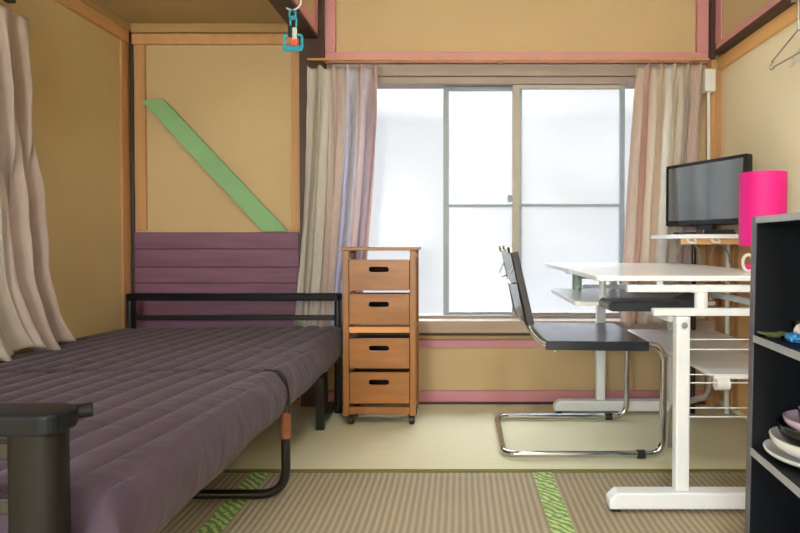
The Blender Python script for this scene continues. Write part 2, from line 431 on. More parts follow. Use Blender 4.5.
# window
def window_frame(parts):
    bm = nb()
    for p in parts: box(bm, *p)
    return bm
w1 = struct(obj('window_1', window_frame([
    (WX0-.02, WX1+.02, WB-.02, WB+.1, 1.632, 1.689), (WX0-.02, WX0+.02, WB-.02, WB+.1, .428, 1.631), (WX1-.02, WX1+.02, WB-.02, WB+.1, .428, 1.631)]), 'head', None, .003))
obj('window_rail', window_frame([(WX0+.02, WX1-.02, WB-.004, WB+.095, 1.596, 1.631), (WX0+.02, WX1-.02, WB+.0, WB+.095, .427, .442)]), 'head', w1, .003)
def pane(name, x0, x1, y, z0, z1, m, parent):
    return bx(name, m, x0, x1, y, y+.004, z0, z1, parent)
pane('window_pane', WX0+.021, WX1-.021, WB+.085, .443, 1.594, 'frost', w1)
def sash(x0, x1, y, m1, m2, mid, wl, wr_):
    z0, z1 = .443, 1.595
    s = obj('sliding_sash', window_frame([
        (x0, x0+wl, y, y+.024, z0, z1),
        (x0+wl, x1-wr_, y+.002, y+.022, z0, z0+.012), (x0+wl, x1-wr_, y+.002, y+.022, z1-.02, z1)]), m1, w1, .002)
    bx('sash_stile', m2, x1-wr_, x1, y, y+.024, z0, z1, s, .002, label='stile with window glare put in as blue grey'); bx('glazing_bar', m2, x0+wl, x1-wr_, y+.004, y+.02, mid-.007, mid+.007, s, .002)
    pane('window_pane', x0+wl, x1-wr_, y+.010, z0+.012, mid-.007, 'frost2', s)
    pane('window_pane', x0+wl, x1-wr_, y+.010, mid+.007, z1-.02, 'frost2', s)
    return s
mid = zb(205)
sa = sash(xb(512.5), xb(625), WB+.006, 'alu', 'alu2', mid, .036, .024)
sb = sash(xb(443), xb(523), WB+.042, 'alu2', 'alu2', mid, .028, .03)
p = at(510, 199, WB)
bx('window_latch', 'alu2', p.x-.012, p.x+.012, WB-.012, WB+.006, mid+.015, mid+.05, sa, .003, label='small grey crescent latch')

w2 = struct(bx('fill_window', 'head', XL-.09, XL-.001, LW[0], LW[0]+.04, LW[2], LW[3]))  # added window, unseen, letting in extra daylight as fill
for a in ((LW[1]-.04, LW[1], LW[2], LW[3]), (LW[0]+.04, LW[1]-.04, LW[3]-.04, LW[3]), (LW[0]+.04, LW[1]-.04, LW[2], LW[2]+.04), ((LW[0]+LW[1])/2-.02, (LW[0]+LW[1])/2+.02, LW[2]+.04, LW[3]-.04)):
    bx('window_frame', 'head', XL-.09, XL-.001, *a, w2)
bx('window_pane', 'frost2', XL-.07, XL-.066, LW[0]+.04, LW[1]-.04, LW[2]+.04, LW[3]-.04, w2)

# added ceiling fill light, out of view, brightening the room
cl = thing('ceiling_fill_light', 'round white fill light added on the unseen ceiling', 'added fill light', (.3, .1, 2.45))
bm = nb(); lathe(bm, [(.26, 2.45), (.26, 2.41), (.24, 2.40)], (.3, .1, 0)); obj('fill_light_base', bm, 'whitepl', cl, smooth=True)
bm = nb(); lathe(bm, [(.24, 2.40), (.23, 2.37), (.18, 2.35), (0, 2.34)], (.3, .1, 0)); obj('fill_diffuser', bm, 'ceilfill', cl, smooth=True)

fl = thing('fill_lantern', 'round paper lantern added as unseen fill light at the rear', 'floor lamp', (-.75, -1.25, 0))  # added lantern, unseen, lifting the room light from behind
bm = nb(); lathe(bm, [(0, 0), (.14, 0), (.14, .015), (.012, .02), (.012, .80), (0, .80)], (-.75, -1.25, 0), 24); obj('stand', bm, 'blackmetal', fl, smooth=True)
bm = nb(); lathe(bm, [(.06, .82)]+[(.30*math.sin(PI*k/16)**.8, 1.12-.30*math.cos(PI*k/16)) for k in range(2, 15)]+[(.06, 1.42)], (-.75, -1.25, 0), 32); obj('fill_lantern_shade', bm, 'lanternfill', fl, smooth=True)

# ------------------------------------------------------------------ bay wall: planks and board
pp = thing('plank_panel', 'purple painted plank panel low on the wall behind the bed', 'wall panel', (-1.2, WB-.01, 0))
zt = zb(232); zs = [0.02, .16, .30, .44, zb(300), zb(284)+.006, zb(267), zb(249), zt]
zs = sorted(zs)
bx('backing', 'brown', bl+.003, xb(299, 260), WB-.006, WB-.0005, .02, zt-.003, pp)
for a, b in zip(zs, zs[1:]):
    bx('plank', 'purple', bl+.001, xb(300, 260), WB-.018, WB-.0065, a+.0015, b-.0015, pp, .003)
bm = nb()
q = [at(143, 101.5, WB-.012), at(165.5, 100.5, WB-.012), at(289, 231.5, WB-.012), at(264, 231.5, WB-.012)]
prism(bm, [(v.x, v.z+.001) for v in q], 'y', WB-.034, WB-.0185)
tag(obj('wooden_board', bm, 'green', None, .0015), 'pale green board leaning diagonally across the wall above purple planks', 'board')

# ------------------------------------------------------------------ sofa bed
bed = thing('sofa_bed', 'black steel sofa bed laid flat under purple quilted mattress', 'bed', (-1.08, 1.85, 0))
def arm(Y, x0, x1, ztop, near):
    bm = nb(); prism(bm, rrect(x0, x1, Y-.035, Y+.035, .022, 6), 'z', ztop-.032, ztop); obj('arm_rest', bm, 'armtop', bed, .006, bseg=3)
    for x in (x0+.045, x1-.045):
        bm = nb()
        ring = [(math.cos(2*PI*k/24), math.sin(2*PI*k/24)) for k in range(24)]
        rx = .038 if near else .017
        if not near: x += .028 if x > -1 else -.03
        prism(bm, [(x+rx*(abs(c)**.75)*(1 if c > 0 else -1), Y+.028*(abs(s)**.75)*(1 if s > 0 else -1)) for c, s in ring], 'z', 0.0, ztop-.032)
        obj('arm_post', bm, 'post' if near else 'blackmetal', bed, smooth=True)
    for z in ((ztop-.06, ) if near else ()) + ((ztop-.14,) if near else (ztop-.115,)):
        bx('arm_rail', 'blackmetal', x0+(.09 if near else .035), x1-(.070 if near else .035), Y-.012, Y+.012, z-.012, z+.012, bed, .003)
arm(2.80, -1.578, -.562, .566, False)
arm(.86, -1.59, -.572, .566, True)
# pale knob at the tip of the near arm rest
bm = nb(); tube(bm, [(-.590, .886, .552), (-.563, .900, .554)], .011, 12)
obj('end_cap', bm, 'post', bed, smooth=True, label='grey metal end cap')

def mattress(y0, y1, dz=0.0, seed=0):
    x0, x1, z0, z1 = -1.625, -.527, .270, .415
    rnd = random.Random(seed)
    NX, NY = 480, 60
    pitch = .078
    bm = nb(); top = []; bot = []
    def edge(t, w, r):   # roll-off factor from 0 at the border to 1 inside
        if t >= r: return 1.0
        u = 1-t/r; return math.sqrt(max(0, 1-u*u))
    ph = [rnd.uniform(0, 6) for _ in range(14)]
    for i in range(NX+1):
        u = i/NX; u = u + (-math.sin(2*PI*u)/(2*PI))*0.55
        X = x0+(x1-x0)*u; rt = []; rb = []
        for j in range(NY+1):
            v = j/NY; v = v + (-math.sin(2*PI*v)/(2*PI))*0.6
            Y = y0+(y1-y0)*v
            dx = min(X-x0, x1-X); dy = min(Y-y0, y1-Y)
            e = edge(dx, 0, .045)*edge(dy, 0, .035)
            XS = X-.135*(Y-1.8); ch = int((XS-x0+.5)/pitch) % 14
            ww = .0035*math.sin(Y*5+ph[0])+.002*math.sin(Y*11+X*3+ph[1])
            s = (math.sin(PI*(XS+ww-x0)/pitch)**2+.006)**.5
            puff = .013*(s**.5) * min(1, dx/.03)
            sag = .010*math.sin(X*3.1+seed)*math.sin(Y*2.7+1)+.002*math.sin(Y*6+X*4)
            zm = (z0+z1)/2; hz = (z1-z0)/2
            rt.append(bm.verts.new((X, Y, zm + (hz-.006)*e + (puff-.006+sag*.6)*e + dz)))
            rb.append(None if i in (0, NX) or j in (0, NY) else bm.verts.new((X, Y, zm-hz*e + dz + .004*math.sin(Y*17)*e)))
        top.append(rt); bot.append(rb)
    B = lambda i, j: bot[i][j] if bot[i][j] is not None else top[i][j]
    for i in range(NX):
        for j in range(NY):
            bm.faces.new((top[i][j], top[i+1][j], top[i+1][j+1], top[i][j+1]))
            bm.faces.new((B(i, j), B(i, j+1), B(i+1, j+1), B(i+1, j)))
    o = obj('mattress', bm, 'mattress', bed, smooth=False)
    o.data.polygons.foreach_set('use_smooth', [True]*len(o.data.polygons))
    return o
mattress(.90, 1.806, .002, 1)
mattress(1.800, 2.765, 0, 4)
bm = nb(); tube(bm, fillet([(-.60, 1.806, .418), (-.537, 1.800, .414), (-.522, 1.798, .34), (-.523, 1.798, .285)], .03), .0065, 8, flat=.5)
obj('strap', bm, 'blackplastic', bed, smooth=True, label='black elastic strap at the mattress fold')
# steel frame beneath
for x in (-.67, -1.55):
    bx('side_rail', 'blackmetal', x-.015, x+.015, .89, 2.772, .225, .262, bed, .004)
for y in (1.2, 1.78, 2.3):
    bx('cross_rail', 'blackmetal', -1.534, -.686, y-.015, y+.015, .228, .258, bed, .003)
bm = nb(); tube(bm, fillet([(-.548, 1.845, .27), (-.548, 1.845, .016), (-1.5, 1.845, .016), (-1.5, 1.845, .24)], .085, 8), .0145, 12)
obj('leg', bm, 'blackmetal', bed, smooth=True)
bm = nb(); tube(bm, [(-.548, 1.845, .278), (-.548, 1.845, .195)], .0165, 12); obj('leg_sleeve', bm, 'rust', bed, smooth=True, label='copper coloured sleeve on the tube leg')
bm = nb(); box(bm, -.62, -.585, 2.52, 2.55, .0, .225); box(bm, -.62, -.585, 2.55, 2.77, .03, .06)
obj('leg', bm, 'blackmetal', bed, .003)
bm = nb(); box(bm, -1.57, -1.535, 2.52, 2.55, .0, .225); obj('leg', bm, 'blackmetal', bed, .003)

# ------------------------------------------------------------------ curtains
def curtain(name, m, top, bot, nf, A0, A1, label, zlo, zhi, edge_bend=0.0, seed=0, pool=0.0, ry=None, NU=150, NV=60, mid=None):
    """top/bot: ((x,y),(x,y)) runs of the upper and lower hem; folds stand out across the run"""
    rnd = random.Random(seed); ph = [rnd.uniform(0, 6.28) for _ in range(6)]
    bm = nb(); uvl = bm.loops.layers.uv.new('UVMap'); g = []
    for j in range(NV+1):
        v = j/NV; row = []
        e = v**1.3
        a = Vector(top[0]).lerp(Vector(bot[0]), e); b = Vector(top[1]).lerp(Vector(bot[1]), e)
        if mid:
            k = 4*v*(1-v); a += Vector(mid[0])*k; b += Vector(mid[1])*k
        d = (b-a); n = Vector((-d.y, d.x)).normalized()
        if n.y > 0 and abs(n.y) > abs(n.x): n = -n
        for i in range(NU+1):
            u = i/NU
            uu = u + .018*math.sin(5*u+ph[0]+1.5*v) + .010*math.sin(13*u+ph[1]+2*v)
            amp = A0+(A1-A0)*min(1, v*1.6)
            w = math.sin(2*PI*nf*uu+ph[2]); w2 = math.sin(2*PI*nf*1.9*uu+ph[3]+2.2*v)
            s = (abs(w)**.75)*(1 if w > 0 else -1)
            # pinch pleats in the heading
            pin = math.exp(-(v/.035)**2)
            ud = uu + .045*math.sin(2.6*v+ph[5])*math.sin(7*u+ph[0])*min(1, v*2)
            w = math.sin(2*PI*nf*ud+ph[2]); s = (abs(w)**.6)*(1 if w > 0 else -1)
            body = amp*(s*.75+.42*w2+.2*math.sin(2*PI*nf*3.1*uu+3*v+ph[4])*v)
            pl = abs(math.cos(PI*(nf+.4)*u+.3))**5            # pinch pleats stand forward at the heading
            head = A0*(1.5*pl-.5)
            k_ = min(1, v/.16); k_ = k_*k_*(3-2*k_)
            off = head*(1-k_) + body*k_ + .003*math.sin(9*v+17*u) + .0025*math.sin(40*v+9*u)*math.sin(6*u+2)
            side = amp*.35*math.sin(4*PI*nf*uu+ph[4])
            p = a + d*u + n*(off+.0) + d.normalized()*side*min(1, v*4)*min(1, u*8)*min(1, (1-u)*8)
            z = zhi+(zlo-zhi)*v
            if v > .93 and pool: 
                p += n*pool*((v-.93)/.07)*(.6+.4*math.sin(7*u+1))
            z += (-.010+.012*pl)*pin + (.008*math.sin(11*u+ph[5]))*v*v
            row.append(bm.verts.new((p.x, p.y, z)))
        g.append(row)
    for j in range(NV):
        for i in range(NU):
            f = bm.faces.new((g[j][i], g[j][i+1], g[j+1][i+1], g[j+1][i]))
            for l, (a_, b_) in zip(f.loops, ((i, j), (i+1, j), (i+1, j+1), (i, j+1))): l[uvl].uv = (a_/NU, 1-b_/NV)
    o = obj(name, bm, m, None, smooth=True, recalc=False)
    o.data.polygons.foreach_set('use_smooth', [True]*len(o.data.polygons))
    for e in o.data.edges: e.use_edge_sharp = False
    so = o.modifiers.new('cloth', 'SOLIDIFY'); so.thickness = .0015; so.offset = 0
    tag(o, label, 'curtain')
    return o
YC = WB-.115
def cx(px, py, Y): return at(px, py, Y).x
curtain('curtain', 'cur_l', ((cx(308, 70, YC), YC), (cx(377, 70, YC), YC)), ((cx(294, 325, YC), YC+.02), (cx(358, 325, YC), YC+.01)), 4.6, .017, .026,
        'pale striped curtain bunched at left side of the window, above the bed end', zb(329, YC), zb(66.5, YC), seed=3, mid=((.0, 0), (.015, 0)))
curtain('curtain', 'cur_r', ((cx(636, 70, YC), YC), (cx(704, 70, YC), YC)), ((cx(622, 322, YC), YC+.005), (cx(694, 322, YC), YC+.01)), 4.8, .018, .028,
        'warm striped curtain bunched at right side of the window behind the television', zb(324, YC), zb(64.5, YC), seed=11, mid=((-.01, 0), (.0, 0)))
rail = thing('curtain_rail', 'thin wooden curtain rail along the head of the window', 'curtain rail', (0.2, WB-.1, 1.70))
bx('rail', 'orange', xb(313), xb(700), WB-.105, WB-.085, 1.683, 1.6925, rail, .002)
for px in (330, 500, 690):
    bx('rail_bracket', 'orange', xb(px)-.01, xb(px)+.01, WB-.086, WB-.031, 1.684, 1.692, rail)
# side curtain of the bay
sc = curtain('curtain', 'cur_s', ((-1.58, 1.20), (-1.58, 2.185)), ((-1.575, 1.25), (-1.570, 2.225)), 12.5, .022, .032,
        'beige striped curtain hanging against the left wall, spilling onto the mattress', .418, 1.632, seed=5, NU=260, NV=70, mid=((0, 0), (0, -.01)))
# loose hem of it lying on the mattress
for v in sc.data.vertices:
    t = max(0.0, (0.75-v.co.z)/0.33)
    v.co.x += .045*t*t; v.co.y += .05*t*t
    v.co.z += .014*math.sin(v.co.y*31)*t*t
r2 = thing('curtain_rail', 'dark curtain rail along the top of the left wall', 'curtain rail', (-1.60, 1.2, 1.66))
bx('rail', 'brown', -1.59, -1.56, .35, 2.09, 1.648, 1.672, r2, .003)
for y in (.5, 1.4, 2.05): bx('rail_bracket', 'brown', -1.65, -1.59, y-.01, y+.01, 1.652, 1.668, r2)

# ------------------------------------------------------------------ drawer chest
CX0, CX1, CY0, CY1 = -.514, -.194, 2.58, 2.78
def zc(py): return at(PX, py, CY0).z
chest = thing('drawer_chest', 'honey wood chest of four drawers on casters beside the bed', 'chest of drawers', ((CX0+CX1)/2, 2.75, 0))
bx('top_board', 'chest', CX0-.008, CX1+.010, CY0-.008, CY1+.005, zc(250.6), zc(247), chest, .003)
for x in (CX0, CX1-.026):
    for y in (CY0, CY1-.026):
        bx('post', 'chest_v', x, x+.026, y, y+.026, .045, zc(250.7), chest, .002)
for x in (CX0+.004, CX1-.020):
    for z in (zc(413), zc(331), zc(258)):
        bx('side_rail', 'chest_v', x, x+.016, CY0+.027, CY1-.027, z-.0, z+.02, chest, .001)
bx('front_rail', 'chest', CX0+.027, CX1-.027, CY0+.002, CY0+.022, zc(414.5), zc(407.5), chest, .0015)
bx('front_rail', 'chest_pale', CX0+.027, CX1-.027, CY0+.002, CY0+.022, zc(333), zc(327), chest, .0015, label='pale wooden middle rail')
for y in (CY0+.004, CY1-.024):
    bx('cross_bar', 'chest_pale', CX0+.027, CX1-.027, y, y+.012, zc(333)+.02, zc(333)+.026, chest)
def drawer(p1, p0, hp):
    z0, z1 = zc(p0), zc(p1); x0, x1 = CX0+.029, CX1-.029
    bm = nb()
    zh = zc(hp); cxm = (x0+x1)/2-.002
    outer = [(x0, z0), (x1, z0), (x1, z1), (x0, z1)]
    sl = rrect(cxm-.045, cxm+.045, zh-.012, zh+.012, .0118, 6)
    def loop(ps):
        vs = [bm.verts.new((x, 0, z)) for x, z in ps]
        return [bm.edges.new((vs[i], vs[(i+1) % len(vs)])) for i in range(len(vs))]
    ed = loop(outer)+loop(sl)
    bmesh.ops.triangle_fill(bm, use_beauty=True, use_dissolve=False, edges=ed)
    r = bmesh.ops.extrude_face_region(bm, geom=bm.faces[:])
    for v in [g_ for g_ in r['geom'] if isinstance(g_, bmesh.types.BMVert)]: v.co.y += .012
    for v in bm.verts: v.co.y += CY0+.001
    d = obj('drawer', bm, 'chest', chest)
    bm = nb(); t = .006
    box(bm, x0+.002, x0+.002+t, CY0+.014, CY1-.03, z0+.002, z1-.008); box(bm, x1-.002-t, x1-.002, CY0+.014, CY1-.03, z0+.002, z1-.008)
    box(bm, x0+.009, x1-.009, CY1-.037, CY1-.03, z0+.002, z1-.008); box(bm, x0+.009, x1-.009, CY0+.014, CY1-.038, z0+.002, z0+.008)
    obj('drawer_box', bm, 'dark', d, label='inside of the drawer, its shade put in as dark brown')
drawer(259.6, 290.5, 269.5); drawer(294, 324.5, 304.5); drawer(338.7, 368.5, 348.5); drawer(372.5, 403.5, 382.5)
for x in (CX0+.03, CX1-.02):
    for y in (CY0+.03, CY1-.03):
        bm = nb(); mxr = Matrix.Rotation(PI/2, 4, 'Y')
        lathe(bm, [(.014, -.013), (.021, -.010), (.021, .010), (.014, .013)], (x, y, .0215), 20, mxr)
        box(bm, x-.016, x+.016, y-.008, y+.012, .036, .046)
        obj('caster', bm, 'blackplastic', chest, smooth=True)

# ------------------------------------------------------------------ chair
ch = thing('cantilever_chair', 'black seated cantilever chair on bent chrome tube, facing the white desk', 'chair', (.45, 2.5, 0))
yn, yf = 2.19, 2.67
sz = .428
def side(y):
    return [(.197, y, .775), (.258, y, .485), (.315, y, sz), (.735, y, sz-.006), (.757, y, .30), (.757, y, .018), (.175, y, .018)]
pn = side(yn); pf = side(yf)
# one continuous tube: near back top -> down, seat, upright, runner, cross bar, and back up on the far side
path = fillet([pn[0], pn[1], pn[2], (.757, yn, sz), (.757, yn, .018), (.165, yn, .018), (.165, yf, .018), (.757, yf, .018), (.757, yf, sz), pf[2], pf[1], pf[0]], .06, 8)
bm = nb(); tube(bm, path, .0125, 14); obj('tube_frame', bm, 'chrome', ch, smooth=True)
bm = nb()   # seat sling wrapped around the side tubes
ys = [yn-.018, yn-.018, yn-.005, yn+.05, (yn+yf)/2, yf-.05, yf+.005, yf+.018, yf+.018]
N1 = 14; rows = []
for i in range(15):
    u = i/14; x = .318+(.70-.318)*u
    row = []
    for k in range(N1+1):
        w = k/N1; y = yn-.016+(yf-yn+.032)*w
        dip = -.010*math.sin(PI*w)*math.sin(PI*u)
        row.append((x, y, sz+.0165+dip - .004*u))
    rows.append(row)
V = [[bm.verts.new(p) for p in r] for r in rows]
V2 = [[bm.verts.new((p[0], p[1], p[2]-(.034 if k in (0, 1, N1-1, N1) else .006))) for k, p in enumerate(r)] for r in rows]
for i in range(14):
    for k in range(N1):
        bm.faces.new((V[i][k], V[i+1][k], V[i+1][k+1], V[i][k+1])); bm.faces.new((V2[i][k], V2[i][k+1], V2[i+1][k+1], V2[i+1][k]))
for i in range(14):
    bm.faces.new((V[i][0], V2[i][0], V2[i+1][0], V[i+1][0])); bm.faces.new((V[i][N1], V[i+1][N1], V2[i+1][N1], V2[i][N1]))
for k in range(N1):
    bm.faces.new((V[0][k], V[0][k+1], V2[0][k+1], V2[0][k])); bm.faces.new((V[14][k], V2[14][k], V2[14][k+1], V[14][k+1]))
obj('seat', bm, 'seat', ch, .003, smooth=True)
bm = nb()   # back rest
a = Vector((.194, 0, .772)); b = Vector((.256, 0, .500)); d = (b-a).normalized(); nn = Vector((-d.z, 0, d.x))
if nn.x < 0: nn = -nn
for s_ in (0,):
    NK = 12; F_, R_ = [], []
    for i in range(9):
        c = a.lerp(b, i/8)
        fr = []; bk = []
        for k in range(NK+1):
            w = k/NK; y = yn-.018+(yf-yn+.036)*w
            e = -.006*math.sin(PI*w)
            f0 = c+nn*(.020+e); r0 = c+nn*(-.006+e)
            fr.append(bm.verts.new((f0.x, y, f0.z))); bk.append(bm.verts.new((r0.x, y, r0.z)))
        F_.append(fr); R_.append(bk)
    for i in range(8):
        for k in range(NK):
            bm.faces.new((F_[i][k], F_[i][k+1], F_[i+1][k+1], F_[i+1][k])); bm.faces.new((R_[i][k], R_[i+1][k], R_[i+1][k+1], R_[i][k+1]))
        bm.faces.new((F_[i][0], F_[i+1][0], R_[i+1][0], R_[i][0])); bm.faces.new((F_[i][NK], R_[i][NK], R_[i+1][NK], F_[i+1][NK]))
    for k in range(NK):
        bm.faces.new((F_[0][k], R_[0][k], R_[0][k+1], F_[0][k+1])); bm.faces.new((F_[8][k], F_[8][k+1], R_[8][k+1], R_[8][k]))
obj('backrest', bm, 'seat', ch, .003, smooth=True)
for y in (yn, yf):
    bm = nb(); tube(bm, [(.1915, y, .770), (.187, y, .792)], .0135, 12); obj('tube_plug', bm, 'chrome', ch, smooth=True)
    bm = nb(); tube(bm, [(.66, y, .018), (.69, y, .018)], .0165, 12); obj('floor_glide', bm, 'blackplastic', ch, smooth=True)
    bm = nb(); tube(bm, fillet([(.200, y-.001, .72), (.176, y-.008, .672), (.185, y-.012, .655), (.222, y-.006, .662)], .01), .003, 6); obj('bracket_wire', bm, 'chrome', ch, smooth=True)
bm = nb(); tube(bm, [(.355, yn+.01, sz-.02), (.355, yf-.01, sz-.02)], .008, 10); obj('cross_bar', bm, 'chrome', ch, smooth=True)

# ------------------------------------------------------------------ desk
desk = thing('computer_desk', 'white two-level computer desk with T-shaped legs along right wall', 'desk', (.75, 2.35, 0))
DX0, DX1, DY0, DY1 = .405, 1.055, 1.745, 2.82
bm = nb(); prism(bm, rrect(DX0, DX1, DY0, DY1, .02, 6), 'z', .694, .710); obj('desktop', bm, 'white_top', desk, .003)
def leg_frame(Y, front):
    w = .014 if front else .022
    bm = nb()
    prism(bm, [(.446, .012), (.446, .040), (.47, .062), (1.03, .062), (1.055, .040), (1.055, .012)], 'y', Y-.026, Y+.026)
    obj('foot', bm, 'white', desk, .005)
    bx('leg', 'white', .645, .687, Y-.018, Y+.018, .062, .588, desk, .006)
    bx('leg', 'white', .985, 1.025, Y-.018, Y+.018, .062, .588, desk, .006)
    bx('support_bar', 'white', .578, 1.04, Y-.016, Y+.016, .589, .611, desk, .003)
    bx('upper_bar', 'white', .50, 1.04, Y-.014, Y+.014, .660, .682, desk, .003)
    for x_, za, zb_, r_ in ((.724, .611, .660, .019), (.98, .611, .660, .019), (.60, .682, .694, .01), (.98, .682, .694, .01)):
        bm = nb(); tube(bm, [(x_, Y, za), (x_, Y, zb_)], r_, 20); obj('spacer_tube', bm, 'white', desk, smooth=True)
    for x in (.47, 1.03):
        bm = nb(); lathe(bm, [(.016, 0), (.016, .012)], (x, Y, 0), 16); obj('foot_pad', bm, 'blackplastic', desk)
    if front:
        bm = nb(); lathe(bm, [(.009, 0), (.009, .004), (.005, .006)], (.668, Y-.018, .562), 16, Matrix.Rotation(PI/2, 4, 'X')); obj('bolt_cap', bm, 'cable', desk)
leg_frame(1.770, True); leg_frame(2.79, False)
# pull-out level
bx('slide_rail', 'white', .636, .654, 1.80, 2.73, .566, .584, desk, .003); bx('slide_rail', 'white', .905, .925, 1.804, 2.726, .612, .630, desk, .003)
bm = nb(); prism(bm, rrect(.400, .90, 2.05, 2.62, .03, 6), 'z', .588, .603); obj('keyboard_shelf', bm, 'white_top', desk, .003)
for y in (2.12, 2.58):
    bm = nb(); tube(bm, [(.512, y, .603), (.512, y, .694)], .0 + .021 if y > 2.5 else .012, 20); obj('shelf_hanger', bm, 'greenglass' if y > 2.5 else 'white', desk, smooth=True, label='sage green round hanger' if y > 2.5 else None)
bm = nb(); tube(bm, [(.53, 2.58, .655), (.87, 2.58, .655)], .006, 8); obj('tie_rod', bm, 'steel', desk, smooth=True)
# low shelf behind the legs
bx('low_shelf', 'white_low', .795, 1.20, 1.835, 2.80, .380, .396, desk, .006)
bm = nb(); tube(bm, [(.80, 1.842, .366), (.84, 1.842, .366)], .020, 20); obj('shelf_roller', bm, 'white_low', desk, smooth=True)
for z in (.517, .487, .411, .386, .31, .283):
    bm = nb(); tube(bm, [(.69, 1.770, z), (.985, 1.770, z)], .0019, 6); obj('wire_rod', bm, 'white', desk, smooth=True)
for x_ in (.83, 1.16):
    bm = nb(); tube(bm, fillet([(x_, 1.95, .38), (x_, 1.95, .30), (x_, 2.30, .17), (x_, 2.32, .001)], .05), .011, 10); obj('shelf_leg', bm, 'steel', desk, smooth=True, label='bent dark grey steel leg of the low shelf')

# dark slab on the pull-out level
bm = nb()
poly = [(.480, .592), (.492, .5855), (.75, .5855), (.775, .595), (.790, .625), (.783, .640), (.762, .628), (.735, .617), (.492, .617), (.480, .610)]
prism(bm, poly, 'y', 1.90, 2.04)
tag(obj('tray', bm, 'darkslab', None, .003), 'dark grey shallow tray with upturned end on the desk’s pull-out shelf', 'tray')
# keyboard-like cable heap
cb = nb()
rr = random.Random(3)
for i in range(5):
    x0 = .70+.03*i; y0 = 2.35+.03*i
    tube(cb, fillet([(x0, y0, .607), (x0+.06, y0-.06, .607+.03*rr.random()), (x0+.12, y0+.05, .615), (x0+.16, y0-.02, .607), (x0+.02, y0+.08, .608)], .03, 5), .0035, 6)
tag(obj('cable', cb, 'cable', None, smooth=True), 'loose grey cables heaped on the pull-out shelf under the desktop', 'cable')

# ------------------------------------------------------------------ TV shelf, TV
rack = thing('television_rack', 'small white rack standing behind the desk under the television', 'rack', (1.05, 2.66, 0))
bx('shelf_top', 'white_top', .900, 1.275, 2.42, 2.79, .824, .842, rack, .003)
bx('shelf_rail', 'bracket', .92, 1.265, 2.445, 2.462, .800, .824, rack, .002, label='pale wooden rail under the shelf')
for x in (.955, 1.055, 1.175):
    bm = nb(); tube(bm, fillet([(x-.012, 2.44, .829), (x-.018, 2.432, .812), (x+.018, 2.432, .806), (x+.014, 2.44, .826)], .012), .005, 8); obj('clip', bm, 'whitepl', rack, smooth=True, label='small white plastic clip')
bm = nb(); tube(bm, [(1.10, 2.775, 0), (1.10, 2.775, .829)], .011, 10); obj('upright', bm, 'blackmetal', rack, smooth=True)
bm = nb(); tube(bm, [(1.26, 2.775, 0), (1.26, 2.775, .829)], .011, 10); obj('upright', bm, 'white', rack, smooth=True)
bm = nb(); tube(bm, [(1.26, 2.45, 0), (1.26, 2.45, .829)], .011, 10); obj('upright', bm, 'white', rack, smooth=True)
bm = nb()
for x0, x1, h in ((1.00, 1.10, .10), (1.14, 1.235, .085)):
    tube(bm, [(x0+(x1-x0)*(.5-.5*math.cos(PI*k/14)), 2.70, .712-.0+h*math.sin(PI*k/14)) for k in range(15)], .004, 6)
tag(obj('cable', bm, 'cable', None, smooth=True), 'grey cables looping up from the desktop beneath the television shelf', 'cable')

tvc = Vector((1.070, 2.60, .842)); ang = math.atan2(-.44, .19)
tv = thing('television', 'flat black television turned towards the room beside pink lamp', 'television', tvc)
R = Matrix.Translation(tvc) @ Matrix.Rotation(ang, 4, 'Z')
W_, H0, H1 = .226, .040, .328
def tbox(name, m, x0, x1, y0, y1, z0, z1, bev=.004, par=None, label=None): return bx(name, m, x0, x1, y0, y1, z0, z1, par or tv, bev, R, label)
tc_ = tbox('casing', 'tvcase', -W_, W_, -.0, .038, H0, H1, .008)
tbox('screen', 'tvscreen', -W_+.016, W_-.016, -.0015, .002, H0+.026, H1-.016, 0.0005, tc_, 'glossy screen, reflected grey partly put into its colour')
bm = nb(); 
for (x0, x1, z0, z1) in ((-W_+.004, W_-.004, H0+.003, H0+.022), (-W_+.004, W_-.004, H1-.013, H1-.003), (-W_+.003, -W_+.013, H0+.022, H1-.013), (W_-.013, W_-.003, H0+.022, H1-.013)):
    box(bm, x0, x1, -.006, 0.0, z0, z1, R)
obj('bezel', bm, 'tvcase', tc_, .002)
tbox('neck', 'tvcase', -.05, .05, .006, .03, .010, .05)
bm = nb(); prism(bm, rrect(-.13, .13, -.075, .085, .05), 'z', 0.0005, .012); bmesh.ops.transform(bm, matrix=R, verts=bm.verts[:]); obj('stand_base', bm, 'tvcase', tv, .003)
bm = nb(); box(bm, 1.0, 1.13, 2.425, 2.50, .8425, .862)
tag(obj('set_top_box', bm, 'tvcase', None, .003), 'low black box on the white shelf under the television', 'set-top box')

# ------------------------------------------------------------------ pink lamp
lp = at(762, 262, 2.1); LX, LY = lp.x-.035, 2.08
LX = at(762.5, 210, 2.05).x; LY = 2.05
lamp = thing('table_lamp', 'magenta cylinder table lamp at the right end of the white desk', 'lamp', (LX, LY, .71))
ang_ = .079
bm = nb(); prof = [(.0745, at(0, 246, LY).z), (.0755, at(0, 173, LY).z), (.074, at(0, 173, LY).z), (.073, at(0, 246, LY).z), (.0745, at(0, 246, LY).z)]
lathe(bm, prof, (LX, LY, 0), 48, None, False); obj('lamp_shade', bm, 'magenta', lamp, smooth=True)
DXm = min(LX, DX1-.06)
bm = nb(); lathe(bm, [(0, .7105), (.052, .7105), (.052, .718), (.012, .724), (.008, .73), (.008, .93), (0, .93)], (LX, LY, 0), 32); obj('lamp_stand', bm, 'whitepl', lamp, smooth=True)
bm = nb()
for a_ in (0, 2.09, 4.19): tube(bm, [(LX, LY, .90), (LX+0.0735*math.cos(a_), LY+0.0735*math.sin(a_), .90)], .0015, 6)
obj('shade_ring', bm, 'whitepl', lamp, smooth=True)
px0 = at(748, 262, 1.96)
